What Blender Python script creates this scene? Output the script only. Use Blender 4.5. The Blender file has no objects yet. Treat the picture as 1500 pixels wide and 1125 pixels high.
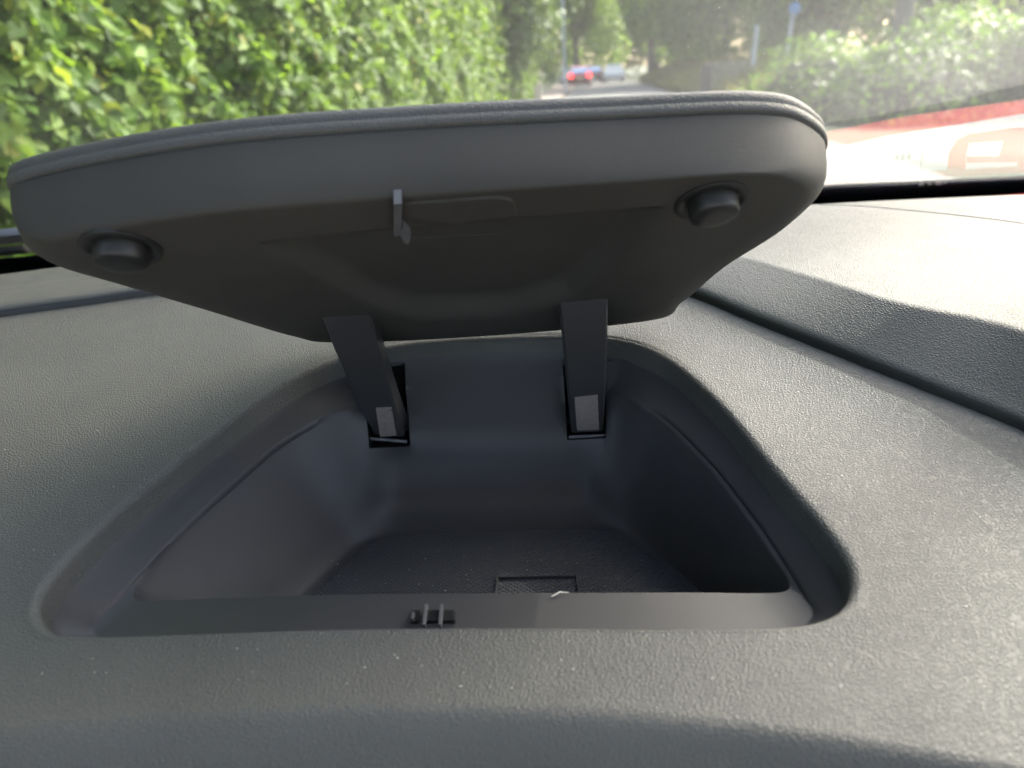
import bpy, bmesh, math, random
import numpy as np
from mathutils import Vector, Matrix
random.seed(4); rng = np.random.default_rng(11)
SC = bpy.context.scene
COL = SC.collection
H = 1.25                       # eye height above the ground, metres

# ------------------------------------------------------------------ camera
F = 1050.0                     # focal length in pixels of a 1500 px wide picture
PITCH, ROLL = math.radians(23.4), math.radians(-3.5)
cam = bpy.data.cameras.new('camera'); camo = bpy.data.objects.new('camera', cam); COL.objects.link(camo)
CM = Matrix.Rotation(math.pi/2-PITCH, 3, 'X') @ Matrix.Rotation(ROLL, 3, 'Z')
camo.matrix_world = Matrix.Translation((0, 0, H)) @ CM.to_4x4()
cam.sensor_width = 36; cam.lens = F/1500*36
cam.clip_start = 0.01; cam.clip_end = 3000
cam.dof.use_dof = True; cam.dof.focus_distance = 0.39; cam.dof.aperture_fstop = 7.5
SC.camera = camo
# ------------------------------------------------------------------ light
SUN_EL, SUN_AZ = math.radians(38), math.radians(50)      # azimuth from straight ahead towards the right
w = bpy.data.worlds.new('World'); SC.world = w; w.use_nodes = True
nt = w.node_tree; bg = nt.nodes['Background']
sky = nt.nodes.new('ShaderNodeTexSky'); sky.sky_type = 'NISHITA'; sky.sun_disc = False
sky.sun_elevation = SUN_EL; sky.sun_rotation = SUN_AZ; sky.air_density = .8; sky.dust_density = 4.0; sky.ozone_density = .4
nt.links.new(sky.outputs[0], bg.inputs[0]); bg.inputs[1].default_value = 0.13
sun = bpy.data.lights.new('sun', 'SUN'); suno = bpy.data.objects.new('sun', sun); COL.objects.link(suno)
sun.energy = 2.9; sun.angle = math.radians(0.5); sun.color = (1, .95, .87)
SD = Vector((math.sin(SUN_AZ)*math.cos(SUN_EL), math.cos(SUN_AZ)*math.cos(SUN_EL), math.sin(SUN_EL)))
suno.rotation_euler = SD.to_track_quat('Z', 'Y').to_euler(); suno.location = (3, 6, 8)
SC.view_settings.view_transform = 'Standard'; SC.view_settings.look = 'None'
SC.view_settings.exposure = 3.0; SC.view_settings.gamma = 1
SC.render.engine = 'CYCLES'
SC.cycles.use_denoising = True
SC.cycles.max_bounces = 10; SC.cycles.transparent_max_bounces = 24
SC.cycles.caustics_reflective = False; SC.cycles.caustics_refractive = False
SC.cycles.sample_clamp_indirect = 6

# ------------------------------------------------------------------ helpers
UP = Vector((0, 0, H))
def ray(px, py): return CM @ Vector(((px-750)/F, -(py-562.5)/F, -1.0))
def at(px, py, depth): return ray(px, py)*depth            # all helper points are relative to the eye
def onz(px, py, z): d = ray(px, py); return d*(z/d.z)
def onplane(px, py, p, n): d = ray(px, py); return d*(p.dot(n)/d.dot(n))
def proj(p):
    q = CM.transposed() @ p
    return 750+F*q.x/-q.z, 562.5-F*q.y/-q.z
def cr(pts, n, closed=True):                               # Catmull-Rom through pts, n samples per segment
    P = [Vector(p) for p in pts]; N = len(P); out = []
    segs = N if closed else N-1
    g = (lambda i: P[i % N]) if closed else (lambda i: P[min(max(i, 0), N-1)])
    for i in range(segs):
        a, b, c, d = g(i-1), g(i), g(i+1), g(i+2)
        for k in range(n):
            t = k/n
            out.append(0.5*((2*b)+(c-a)*t+(2*a-5*b+4*c-d)*t*t+(-a+3*b-3*c+d)*t**3))
    if not closed: out.append(P[-1].copy())
    return out
def link(name, me, mat=None, parent=None, smooth=True):
    o = bpy.data.objects.new(name, me); COL.objects.link(o)
    for m in (mat if isinstance(mat, (list, tuple)) else [mat]):
        if m: me.materials.append(m)
    if parent is not None:
        o.parent = parent
    if smooth: me.polygons.foreach_set('use_smooth', [True]*len(me.polygons))
    return o
def mesh(name, verts, faces, mat=None, parent=None, smooth=True, off=True, angle=None):
    me = bpy.data.meshes.new(name)
    me.from_pydata([tuple(Vector(v)+(UP if off else Vector())) for v in verts], [], faces); me.validate(); me.update()
    o = link(name, me, mat, parent, smooth)
    if angle: sharp(o, angle)
    return o
def sharp(o, deg):
    bm = bmesh.new(); bm.from_mesh(o.data)
    for e in bm.edges:
        if len(e.link_faces) == 2 and e.calc_face_angle(0) > math.radians(deg): e.smooth = False
    bm.to_mesh(o.data); bm.free()
def loft(loops, closed=True, cap0=False, cap1=False, flip=False):
    n = len(loops[0]); V = [p for l in loops for p in l]; Fc = []
    for i in range(len(loops)-1):
        for j in range(n if closed else n-1):
            k = (j+1) % n
            q = (i*n+j, i*n+k, (i+1)*n+k, (i+1)*n+j)
            Fc.append(q[::-1] if flip else q)
    for flag, i, rev in ((cap0, 0, True), (cap1, len(loops)-1, False)):
        if flag:
            c = sum((V[i*n+j] for j in range(n)), Vector())/n; V.append(c)
            for j in range(n):
                t = (i*n+j, i*n+(j+1) % n, len(V)-1)
                Fc.append(t[::-1] if (rev != flip) else t)
    return V, Fc
def tag(o, label=None, cat=None, group=None, kind=None):
    if label: o['label'] = label
    if cat: o['category'] = cat
    if group: o['group'] = group
    if kind: o['kind'] = kind
    return o
def empty(name, loc=(0, 0, 0), rz=0):
    o = bpy.data.objects.new(name, None); COL.objects.link(o); o.location = loc; o.rotation_euler.z = rz
    o.empty_display_size = .05
    return o
def bm_obj(name, bm, mat, parent=None, smooth=True, angle=35):
    me = bpy.data.meshes.new(name); bm.normal_update(); bm.to_mesh(me); bm.free()
    o = link(name, me, mat, parent, smooth)
    if smooth and angle: sharp(o, angle)
    return o
def add_box(bm, c, s, rot=None, bevel=0):
    r = bmesh.ops.create_cube(bm, size=1)
    m = Matrix.Translation(c) @ (rot.to_4x4() if rot else Matrix.Identity(4)) @ Matrix.Diagonal((*s, 1))
    bmesh.ops.transform(bm, matrix=m, verts=r['verts'])
    if bevel:
        es = {e for v in r['verts'] for e in v.link_edges}
        bmesh.ops.bevel(bm, geom=list(es), offset=bevel, segments=2, affect='EDGES', profile=.6)
def add_cyl(bm, a, b, r0, r1=None, seg=16):
    a, b = Vector(a), Vector(b); r1 = r0 if r1 is None else r1
    q = (b-a).to_track_quat('Z', 'Y').to_matrix().to_4x4()
    bmesh.ops.create_cone(bm, cap_ends=True, segments=seg, radius1=r0, radius2=r1, depth=(b-a).length,
                          matrix=Matrix.Translation((a+b)/2) @ q)
def lathe(bm, prof, c, axis, seg=28):                        # prof: (radius, height along axis)
    axis = axis.normalized(); u = axis.orthogonal().normalized(); v = axis.cross(u); rings = []
    for r, h in prof:
        rings.append([bm.verts.new(c+axis*h+(u*math.cos(2*math.pi*k/seg)+v*math.sin(2*math.pi*k/seg))*max(r, 1e-5)) for k in range(seg)])
    for i in range(len(rings)-1):
        for k in range(seg):
            bm.faces.new((rings[i][k], rings[i][(k+1) % seg], rings[i+1][(k+1) % seg], rings[i+1][k]))
    bm.faces.new(rings[-1]); bm.faces.new(rings[0][::-1])

# ------------------------------------------------------------------ materials
def newmat(name):
    m = bpy.data.materials.new(name); m.use_nodes = True
    return m, m.node_tree.nodes, m.node_tree.links, m.node_tree.nodes['Principled BSDF']
def noise(N, L, vec, scale, detail=4, rough=.55):
    n = N.new('ShaderNodeTexNoise'); n.inputs['Scale'].default_value = scale; n.inputs['Detail'].default_value = detail
    n.inputs['Roughness'].default_value = rough
    if vec is not None: L.new(vec, n.inputs['Vector'])
    return n
def ramp(N, L, fac, stops):
    r = N.new('ShaderNodeValToRGB'); L.new(fac, r.inputs[0])
    while len(r.color_ramp.elements) > 1: r.color_ramp.elements.remove(r.color_ramp.elements[-1])
    r.color_ramp.elements[0].position = stops[0][0]; r.color_ramp.elements[0].color = (*stops[0][1], 1)
    for p, c in stops[1:]:
        e = r.color_ramp.elements.new(p); e.color = (*c, 1)
    return r
def plastic(name, col, rough=.5, grain=0, size=.0016, spec=.5, fine=.12, vary=.12):
    """moulded car-interior plastic; grain = relief of the leather-like grain in mm"""
    m, N, L, B = newmat(name)
    tc = N.new('ShaderNodeTexCoord'); v = tc.outputs['Object']
    n1 = noise(N, L, v, 9, 3)
    rr = ramp(N, L, n1.outputs[0], [(.3, tuple(c*(1-vary) for c in col)), (.7, tuple(c*(1+vary) for c in col))])
    L.new(rr.outputs[0], B.inputs['Base Color'])
    n2 = noise(N, L, v, 60, 4)
    mr = N.new('ShaderNodeMapRange'); L.new(n2.outputs[0], mr.inputs[0]); mr.inputs[3].default_value = rough-.06; mr.inputs[4].default_value = rough+.06
    L.new(mr.outputs[0], B.inputs['Roughness'])
    B.inputs['Specular IOR Level'].default_value = spec
    nf = noise(N, L, v, 2600, 2)
    b1 = N.new('ShaderNodeBump'); b1.inputs['Strength'].default_value = fine; b1.inputs['Distance'].default_value = .0002
    L.new(nf.outputs[0], b1.inputs['Height']); last = b1
    if grain:
        wn = noise(N, L, v, 1/size*.7, 2)
        mx = N.new('ShaderNodeVectorMath'); mx.operation = 'MULTIPLY_ADD'
        L.new(wn.outputs['Color'], mx.inputs[0]); mx.inputs[1].default_value = (size*.9,)*3; L.new(v, mx.inputs[2])
        vo = N.new('ShaderNodeTexVoronoi'); vo.feature = 'DISTANCE_TO_EDGE'; vo.inputs['Scale'].default_value = 1/size
        L.new(mx.outputs[0], vo.inputs['Vector'])
        sm = N.new('ShaderNodeMapRange'); sm.interpolation_type = 'SMOOTHSTEP'; L.new(vo.outputs['Distance'], sm.inputs[0]); sm.inputs[2].default_value = .32
        ns = noise(N, L, v, 1/size*.8, 2)
        ad = N.new('ShaderNodeMath'); ad.operation = 'MULTIPLY_ADD'; L.new(ns.outputs[0], ad.inputs[0]); ad.inputs[1].default_value = .35; L.new(sm.outputs[0], ad.inputs[2])
        b2 = N.new('ShaderNodeBump'); b2.inputs['Strength'].default_value = 1; b2.inputs['Distance'].default_value = grain*.001
        L.new(ad.outputs[0], b2.inputs['Height']); L.new(b1.outputs[0], b2.inputs['Normal']); last = b2
    L.new(last.outputs[0], B.inputs['Normal'])
    return m
def simple(name, col, rough=.5, metal=0, spec=.5, bump=0, scale=40, vary=.15):
    m, N, L, B = newmat(name)
    tc = N.new('ShaderNodeTexCoord'); n1 = noise(N, L, tc.outputs['Object'], scale, 5)
    r = ramp(N, L, n1.outputs[0], [(.3, tuple(c*(1-vary) for c in col)), (.7, tuple(min(1, c*(1+vary)) for c in col))])
    L.new(r.outputs[0], B.inputs['Base Color'])
    B.inputs['Roughness'].default_value = rough; B.inputs['Metallic'].default_value = metal; B.inputs['Specular IOR Level'].default_value = spec
    if bump:
        b = N.new('ShaderNodeBump'); b.inputs['Distance'].default_value = bump; L.new(n1.outputs[0], b.inputs['Height']); L.new(b.outputs[0], B.inputs['Normal'])
    return m
def leafmat(name, stops, rough=.45, trans=.35, tcol=(.35, .5, .06)):
    m, N, L, B = newmat(name)
    g = N.new('ShaderNodeNewGeometry')
    r = ramp(N, L, g.outputs['Random Per Island'], stops)
    L.new(r.outputs[0], B.inputs['Base Color']); B.inputs['Roughness'].default_value = .55
    B.inputs['Specular IOR Level'].default_value = .2
    t = N.new('ShaderNodeBsdfTranslucent')
    mxc = N.new('ShaderNodeMix'); mxc.data_type = 'RGBA'; mxc.inputs[0].default_value = .5
    L.new(r.outputs[0], mxc.inputs[6]); mxc.inputs[7].default_value = (*tcol, 1)
    L.new(mxc.outputs[2], t.inputs[0])
    mx = N.new('ShaderNodeMixShader'); mx.inputs[0].default_value = trans
    L.new(B.outputs[0], mx.inputs[1]); L.new(t.outputs[0], mx.inputs[2])
    L.new(mx.outputs[0], N['Material Output'].inputs[0])
    return m

M = {}
M['dash'] = plastic('dash_grain_plastic', (.068, .067, .061), .52, grain=.2, size=.0015, spec=.45)
M['skin'] = plastic('lid_skin_plastic', (.06, .06, .058), .52, grain=.15, size=.0014)
M['shell'] = plastic('lid_shell_plastic', (.045, .043, .0395), .55, fine=.9, spec=.22)
M['bin'] = plastic('bin_plastic', (.050, .049, .051), .42, fine=.4, spec=.3)
M['arm'] = plastic('hinge_plastic', (.034, .033, .034), .38, spec=.35)
M['black'] = plastic('black_recess_shade', (.008, .008, .008), .5)  # recess colour with the shade of slots, holes and groove put in
M['rubber'] = plastic('rubber', (.014, .014, .014), .42)
M['metal'] = simple('worn_brown_grey_plate', (.2, .17, .155), .4, 0, scale=500)
M['greybit'] = simple('grey_plastic_tab', (.09, .09, .095), .45, scale=300)
M['frit'] = simple('black_glass_frit', (.028, .031, .042), .25)
M['head'] = simple('grey_headliner_cloth', (.5, .48, .45), .9, scale=900, bump=.0004)
M['trim'] = simple('dark_pillar_trim', (.12, .12, .12), .7, scale=600)
M['pale'] = simple('pale_dust', (.6, .58, .52), .8)

# ------------------------------------------------------------------ the dashboard
LIP = at(750, 920, .268); SL = math.tan(math.radians(8))
def D0(px, py, off=0.):
    d = ray(px, py); t = (LIP.z-SL*LIP.y+off)/(d.z-SL*d.y); return d*t
def zd(x, y): return LIP.z+SL*(y-LIP.y)
def sstep(a, b, x):
    t = min(1, max(0, (x-a)/(b-a))); return t*t*(3-2*t)

rim_px = [(58,885),(85,835),(170,750),(300,645),(400,572),(490,527),(600,503),(760,494),(888,497),(970,522),(1050,588),(1130,683),(1205,770),(1243,830),(1235,885),(1170,915),(1000,920),(750,918),(500,920),(300,926),(140,931),(80,922)]
led_px = [(140,915),(170,878),(245,798),(324,722),(415,645),(500,600),(600,580),(750,573),(885,572),(955,596),(1035,668),(1098,745),(1150,820),(1180,872),(1190,905),(1150,925),(1000,930),(750,930),(500,932),(300,936),(190,940),(145,935)]
cav_px = [(197,868),(205,850),(262,787),(345,706),(425,640),(503,606),(600,590),(750,583),(880,580),(948,602),(1025,673),(1085,748),(1130,813),(1155,852),(1150,866),(1110,869),(1000,868),(750,869),(500,871),(330,876),(230,880),(200,879)]
flo_px = [(395,925),(430,885),(470,848),(505,816),(528,797),(560,785),(620,780),(740,775),(868,772),(912,778),(945,800),(985,830),(1020,860),(1060,900),(1070,930),(1040,945),(950,948),(750,950),(560,950),(450,948),(405,945),(388,938)]
NS = 14
RIM = cr([D0(*p) for p in rim_px], NS)
ZF = -.262
rc = sum(RIM, Vector())/len(RIM)

# feature lines of the raised outer panel: groove (foot), crease (top of its slope), crest by the windscreen
g_px = [(-420,540),(-200,497),(0,465),(130,447),(260,429),(450,410),(720,402),(900,412),(998,431),(1104,473),(1227,522),(1350,571),(1500,632),(1700,735),(1950,880)]
c_px = [(-420,490),(-200,452),(0,425),(130,407),(260,388),(450,366),(720,345),(920,348),(1072,374),(1186,404),(1309,441),(1432,466),(1520,490),(1700,548),(1950,650)]
e_px = [(-420,455),(-200,425),(0,402),(130,385),(260,368),(450,349),(720,327),(960,312),(1180,300),(1290,294),(1400,289),(1500,285),(1620,282),(1800,280),(2050,285)]
c_z = [-.134,-.134,-.134,-.134,-.133,-.131,-.130,-.129,-.128,-.129,-.131,-.132,-.133,-.137,-.145]
e_z = [-.130,-.130,-.130,-.129,-.128,-.127,-.126,-.126,-.125,-.125,-.125,-.125,-.126,-.127,-.130]
Gp = []
for p in g_px:                                              # the skin sweeps up a little towards the groove on the right
    o = 0
    for _ in range(12): q = D0(*p, o); o = .007*sstep(.06, .2, q.x)-.02*sstep(.2, .4, q.x)*sstep(.33, .1, q.y)
    Gp.append(q)
Cp = [onz(*p, z) for p, z in zip(c_px, c_z)]
Ep = [onz(*p, z) for p, z in zip(e_px, e_z)]
GL, CL, EL_ = cr(Gp, 16, False), cr(Cp, 16, False), cr(Ep, 16, False)
gxy = np.array([(p.x, p.y) for p in GL])
def height(x, y):
    """height of the main dash skin: gently sloping, swept up towards the groove on the right"""
    z = zd(x, y)
    d = float(np.min(np.hypot(gxy[:, 0]-x, gxy[:, 1]-y)))
    r = sstep(.06, .2, x)
    z += r*.007*max(0, 1-d/.075)**2
    z -= .02*sstep(.2, .4, x)*sstep(.33, .1, y)
    return z

dash = tag(empty('dashboard', (0, .3, 0)), 'black leather grained dashboard top under the windscreen with open storage bay', 'dashboard')
DI = Matrix.Translation((0, -.3, 0))
def dpart(name, verts, faces, mat, **k):
    o = mesh(name, verts, faces, mat, dash, **k); o.matrix_parent_inverse = DI; return o

ridge_px = [(-500,1130),(-200,1085),(0,1066),(200,1047),(500,1031),(750,1032),(1000,1046),(1250,1077),(1500,1122),(1700,1170),(2000,1270)]
RG = cr([D0(*p) for p in ridge_px], 12, False)
# outer boundary of the main skin: along the ridge in front, the groove behind (tucked 6 mm under the raised panel)
bound = []
for p in reversed(RG): bound.append(p.copy())
back = [p+Vector((0, .008, 0)) for p in GL]
bound = list(reversed(RG)); bound = bound + back
def resample_by_angle(loop, c, dirs):
    """where rays from c leave the polygon 'loop' (plan view)"""
    P = np.array([(p.x, p.y) for p in loop]); Q = np.roll(P, -1, 0); out = []
    for dx, dy in dirs:
        best = 1e9
        E = Q-P; den = dx*E[:, 1]-dy*E[:, 0]
        den = np.where(abs(den) < 1e-12, 1e-12, den)
        wx, wy = P[:, 0]-c[0], P[:, 1]-c[1]
        t = (wx*E[:, 1]-wy*E[:, 0])/den; s = (wx*dy-wy*dx)/den
        ok = (t > 0) & (s >= 0) & (s <= 1)
        out.append(float(t[ok].min()) if ok.any() else .5)
    return out
nR = len(RIM)
dirs = []
for i in range(nR):
    v = RIM[i]-rc; a = Vector((v.x, v.y)).normalized(); dirs.append((a.x, a.y))
touts = resample_by_angle(bound, (rc.x, rc.y), dirs)
# rim fillet first, then rings out to the boundary
def tangent_out(i):
    t = RIM[(i+1) % nR]-RIM[i-1]; n = Vector((t.y, -t.x, 0)); n.normalize()
    if n.dot(RIM[i]-rc) < 0: n.negate()
    return n
RN = [tangent_out(i) for i in range(nR)]
for _ in range(8):
    RN = [(RN[i-1]+RN[i]*2+RN[(i+1) % nR]).normalized() for i in range(nR)]
FIL = []
for i in range(nR):
    u = i/NS; FIL.append(.0042-.0026*sstep(13.2, 15, u)*sstep(21.2, 20, u))
loops = []
loops.append([RIM[i]-RN[i]*.0012+Vector((0, 0, height(RIM[i].x, RIM[i].y)-RIM[i].z-.013)) for i in range(nR)])
for k in range(0, 9):
    a = math.pi/2*k/8
    loops.append([Vector((RIM[i].x, RIM[i].y, 0))+RN[i]*(FIL[i]*(1-math.cos(a)))+Vector((0, 0, height(RIM[i].x, RIM[i].y)-FIL[i]*(1-math.sin(a)))) for i in range(nR)])
base = [Vector((RIM[i].x, RIM[i].y, 0))+RN[i]*FIL[i] for i in range(nR)]
outp = [Vector((rc.x+dirs[i][0]*touts[i], rc.y+dirs[i][1]*touts[i], 0)) for i in range(nR)]
NRG = 46
for k in range(1, NRG+1):
    t = (k/NRG)**1.15; l = []
    for i in range(nR):
        p = base[i].lerp(outp[i], t); l.append(Vector((p.x, p.y, height(p.x, p.y))))
    loops.append(l)
V, Fc = loft(loops, flip=False)
main = dpart('main_skin', V, Fc, M['dash'])
def facing(o, ref):                                        # make normals look at a point (eye-relative)
    bm = bmesh.new(); bm.from_mesh(o.data); bm.normal_update(); s = 0
    for f in bm.faces: s += f.normal.dot(Vector(ref)+UP-f.calc_center_median())*f.calc_area()
    if s < 0: bmesh.ops.reverse_faces(bm, faces=bm.faces[:])
    bm.to_mesh(o.data); bm.free()
facing(main, (0, .2, 3))
# front roll below the ridge, then a second step below it
RGf = [Vector((p.x, p.y, height(p.x, p.y))) for p in RG]
prof = [(0, 0), (.0015, -.0004), (.0032, -.0014), (.0052, -.0034), (.0075, -.0068), (.0100, -.0118), (.0122, -.0175), (.0142, -.025), (.0155, -.032), (.016, -.040)]
V, Fc = loft([[p+Vector((0, -dy, dz)) for p in RGf] for dy, dz in prof], closed=False)
o = dpart('front_roll', V, Fc, M['dash']); facing(o, (0, 0, 0))
prof = [(.0145, -.0325), (.0175, -.0305), (.020, -.0305), (.030, -.034), (.040, -.06), (.05, -.2), (.06, -.5)]
V, Fc = loft([[p+Vector((0, -dy, dz)) for p in RGf] for dy, dz in prof], closed=False)
o = dpart('lower_fascia', V, Fc, M['dash']); facing(o, (0, 0, 0))
# raised outer panel: undercut at the groove, a slope, a soft crease, a flat run to the crest, then the trough by the glass
def panel_loops():
    L = [[] for _ in range(22)]
    for g, c, e in zip(GL, CL, EL_):
        gg = Vector((g.x, g.y, height(g.x, g.y)))
        s = (c-gg); sd = Vector((s.x, s.y, 0)).normalized(); run = Vector((s.x, s.y, 0)).length; ris = s.z
        fl = (e-c); pts = []
        pts.append(gg+sd*.010+Vector((0, 0, -.006)))
        pts.append(gg+sd*.0045+Vector((0, 0, .0008)))
        lip0 = gg+sd*.0016+Vector((0, 0, .0035)); pts.append(lip0)
        pts.append(gg+sd*.0012+Vector((0, 0, .005)))
        pts.append(gg+sd*.0020+Vector((0, 0, .0066)))
        st = gg+sd*.0042+Vector((0, 0, .0082))
        for t in (0, .2, .4, .6, .75, .86): pts.append(st.lerp(c, t))
        a, b = st.lerp(c, .93), c.lerp(e, min(.3, .006/max(fl.length, .01)))
        for t in (0, .25, .5, .75, 1):                      # rounded crease
            pts.append(a*(1-t)**2+(c+Vector((0, 0, .0006)))*2*t*(1-t)+b*t*t)
        for t in (.25, .5, .8): pts.append(b.lerp(e, t)+Vector((0, 0, .0015*math.sin(math.pi*t))))
        pts.append(e+Vector((0, -.0005, 0)))
        fwd = Vector((0, 1, 0))
        pts.append(e+fwd*.004+Vector((0, 0, -.003)))
        pts.append(e+fwd*.007+Vector((0, 0, -.014)))
        for k, p in enumerate(pts): L[k].append(p)
    return [l for l in L if l]
PL = panel_loops()
V, Fc = loft(PL, closed=False)
o_panel = dpart('raised_panel', V, Fc, M['dash']); facing(o_panel, (0, .2, 3))
# black strip under the panel's lower edge, painting in the groove's shade
sl0, sl1, sl2, sl3 = [], [], [], []
for g, c in zip(GL, CL):
    gg = Vector((g.x, g.y, height(g.x, g.y))); sd = Vector((c.x-g.x, c.y-g.y, 0)).normalized()
    for l, a, b in ((sl0, .0002, -.001), (sl1, .0002, .003), (sl2, .0010, .0048), (sl3, .0024, .0060)): l.append(gg+sd*a+Vector((0, 0, b)))
V, Fc = loft([sl0, sl1, sl2, sl3], closed=False)
o = dpart('groove_shade', V, Fc, M['black']); facing(o, (0, 0, 0))
# trough floor between the crest and the windscreen
def ybase(x): return .775+.06*x
ZB = -.158; TR = math.tan(math.radians(30))
V, Fc = loft([[e+Vector((0, .0065, -.0135)) for e in EL_], [e+Vector((0, .010, -.034)) for e in EL_], [Vector((e.x, ybase(e.x)-.002, ZB-.005)) for e in EL_], [Vector((e.x, ybase(e.x)+.03, ZB-.005)) for e in EL_]], closed=False)
M['felt'] = simple('black_felt', (.006, .006, .006), 1, spec=.03, scale=300)
o = dpart('trough_floor', V, Fc, M['felt']); facing(o, (0, .2, 3))
# fine moulding seam across the right end of the raised panel
seam = [onz(*p, -.1250) for p in ((1200,300),(1260,302),(1330,308),(1400,314),(1500,325),(1600,340))]
sl = cr(seam, 8, False)
from mathutils.bvhtree import BVHTree
def bvh(o): return BVHTree.FromPolygons([v.co for v in o.data.vertices], [p.vertices[:] for p in o.data.polygons])
PBV, MBV = bvh(o_panel), bvh(main)
sl = [h[0]-UP for h in (PBV.ray_cast(p+UP+Vector((0, 0, .1)), Vector((0, 0, -1))) for p in sl) if h[0]]
V, Fc = loft([[p+Vector((0, .0011, -.0003)) for p in sl], [p+Vector((0, .0004, .0005)) for p in sl], [p+Vector((0, -.0004, .0005)) for p in sl], [p+Vector((0, -.0011, -.0003)) for p in sl]], closed=False)
o = dpart('moulded_seam', V, Fc, M['trim']); facing(o, (0, .2, 3))

# ------------------------------------------------------------------ the storage bay
bay = tag(empty('storage_compartment', (0, .3, 0)), 'open dash top storage bay, its wide black lid propped up on two hinge arms', 'storage compartment')
def bpart(name, verts, faces, mat, parent=None, **k):
    o = mesh(name, verts, faces, mat, parent or bay, **k)
    if parent is None: o.matrix_parent_inverse = DI          # sub-parts hang from parts that sit at the origin
    return o
RIMF = [p.copy() for p in loops[0]]
LED = cr([D0(*p, -.023) for p in led_px], NS)
CAV = cr([D0(*p, -.025) for p in cav_px], NS)
FLO = cr([onz(*p, ZF) for p in flo_px], NS)
fc = sum(FLO, Vector())/len(FLO)
def mix(A, B, a, b):
    return [Vector((p.x+(q.x-p.x)*a, p.y+(q.y-p.y)*a, p.z+(q.z-p.z)*b)) for p, q in zip(A, B)]
def smooth_loop(l, it):
    for _ in range(it): l = [(l[i-1]+l[i]*2+l[(i+1) % len(l)])*.25 for i in range(len(l))]
    return l
top = [RIMF[i]+RN[i]*.0012+Vector((0, 0, .005)) for i in range(nR)]
bl = [top]
for a, b in ((.05, .3), (.4, .55), (.75, .8), (.93, .94)): bl.append(mix(top, LED, a, b))
i_led = len(bl)
bl.append(LED)
def chan(i):                                                 # the small channel runs along both sides, not across the front
    u = i/NS
    return sstep(5.6, 4.6, u)*sstep(.9, 2.2, u)+.45*sstep(8.8, 9.6, u)*sstep(13.6, 12.8, u)
for a, b, dz in ((.06, .05, -.0034), (.36, .3, -.0036), (.46, .4, .0008), (.85, .85, .0006)):
    bl.append([p+Vector((0, 0, dz*chan(i))) for i, p in enumerate(mix(LED, CAV, a, b))])
bl.append(CAV)
for a, b in ((.015, .03), (.04, .07), (.1, .15), (.2, .26), (.32, .38), (.45, .51), (.58, .64), (.70, .76), (.80, .86), (.875, .92), (.935, .962), (.985, .988), (1.03, .999)):
    bl.append(mix(CAV, FLO, a, b))
bl.append([fc+(p-fc)*.9 for p in FLO]); bl.append([fc+(p-fc)*.5 for p in FLO])
# between the hinge slots the far wall is one smooth sheet without the ledge
def ctrl(j): return j/NS
for j in range(nR):
    u = ctrl(j); wgt = sstep(5.0, 5.8, u)*sstep(9.0, 8.2, u)
    if wgt <= 0: continue
    col = [l[j].copy() for l in bl]; n0 = len(col); keep = n0-9
    sm_ = [p.copy() for p in col]
    a_, b_ = sm_[0], sm_[keep]
    for r in range(1, keep):
        t = max(0, min(1, (col[r].z-a_.z)/(b_.z-a_.z))); sm_[r] = Vector((col[r].x, a_.y+(b_.y-a_.y)*(t**1.25), col[r].z))
    for r in range(n0): bl[r][j] = col[r].lerp(sm_[r], wgt)
# the far wall carries a shallow arched recess
def wall_dent(l):
    out = []
    for p in l:
        x, y = proj(p)
        d = sstep(520, 590, x)*sstep(910, 850, x)*sstep(655, 690, y)*sstep(790, 745, y)
        out.append(p+Vector((0, .011*d, 0)))
    return out
bl = [wall_dent(l) if i > i_led else l for i, l in enumerate(bl)]
# columns / rows that the two hinge slots take out
def cols(x0, x1, row, lo, hi):
    return [j for j in range(lo*NS, hi*NS) if x0 <= proj(bl[row][j])[0] <= x1]
row_top, row_bot = 2, 0
yb = [sum(proj(bl[r][j])[1] for j in (6*NS-8,))/1 for r in range(len(bl))]
row_bot = min(range(len(bl)), key=lambda r: abs(yb[r]-652))
slots = []
for x0, x1 in ((531, 598), (826, 889)):
    c = cols(x0, x1, row_bot-2, 4, 10); slots.append((min(c), max(c)))
SLOT_PX = [((529,536),(592,531),(600,654),(541,657)), ((824,527),(888,528),(888,642),(831,645))]
for (a, b), (tl, tr, br, bl_) in zip(slots, SLOT_PX):        # square the mouths of the slots
    for j, (p0, p1) in ((a, (tl, bl_)), (b, (tr, br))):
        for r in range(row_top, row_bot+1):
            q = bl[r][j]; dq = -(CM.transposed() @ q).z; t = (r-row_top)/(row_bot-row_top)
            bl[r][j] = at(p0[0]+(p1[0]-p0[0])*t, p0[1]+(p1[1]-p0[1])*t, dq)
    for r, (p0, p1) in ((row_top, (tl, tr)), (row_bot, (bl_, br))):
        for j in range(a+1, b):
            q = bl[r][j]; dq = -(CM.transposed() @ q).z; t = (j-a)/(b-a)
            bl[r][j] = at(p0[0]+(p1[0]-p0[0])*t, p0[1]+(p1[1]-p0[1])*t, dq)
n = nR; V = [p for l in bl for p in l]; Fc = []
for i in range(len(bl)-1):
    for j in range(n):
        if row_top <= i < row_bot and any(a <= j < b for a, b in slots): continue
        k = (j+1) % n; Fc.append((i*n+j, (i+1)*n+j, (i+1)*n+k, i*n+k))
c0 = len(V); V.append(sum(bl[-1], Vector())/n)
for j in range(n): Fc.append(((len(bl)-1)*n+j, c0, (len(bl)-1)*n+(j+1) % n))
binm = bpart('bin', V, Fc, M['bin'], angle=50); facing(binm, (0, .3, .5))
tagslots = []
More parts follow.
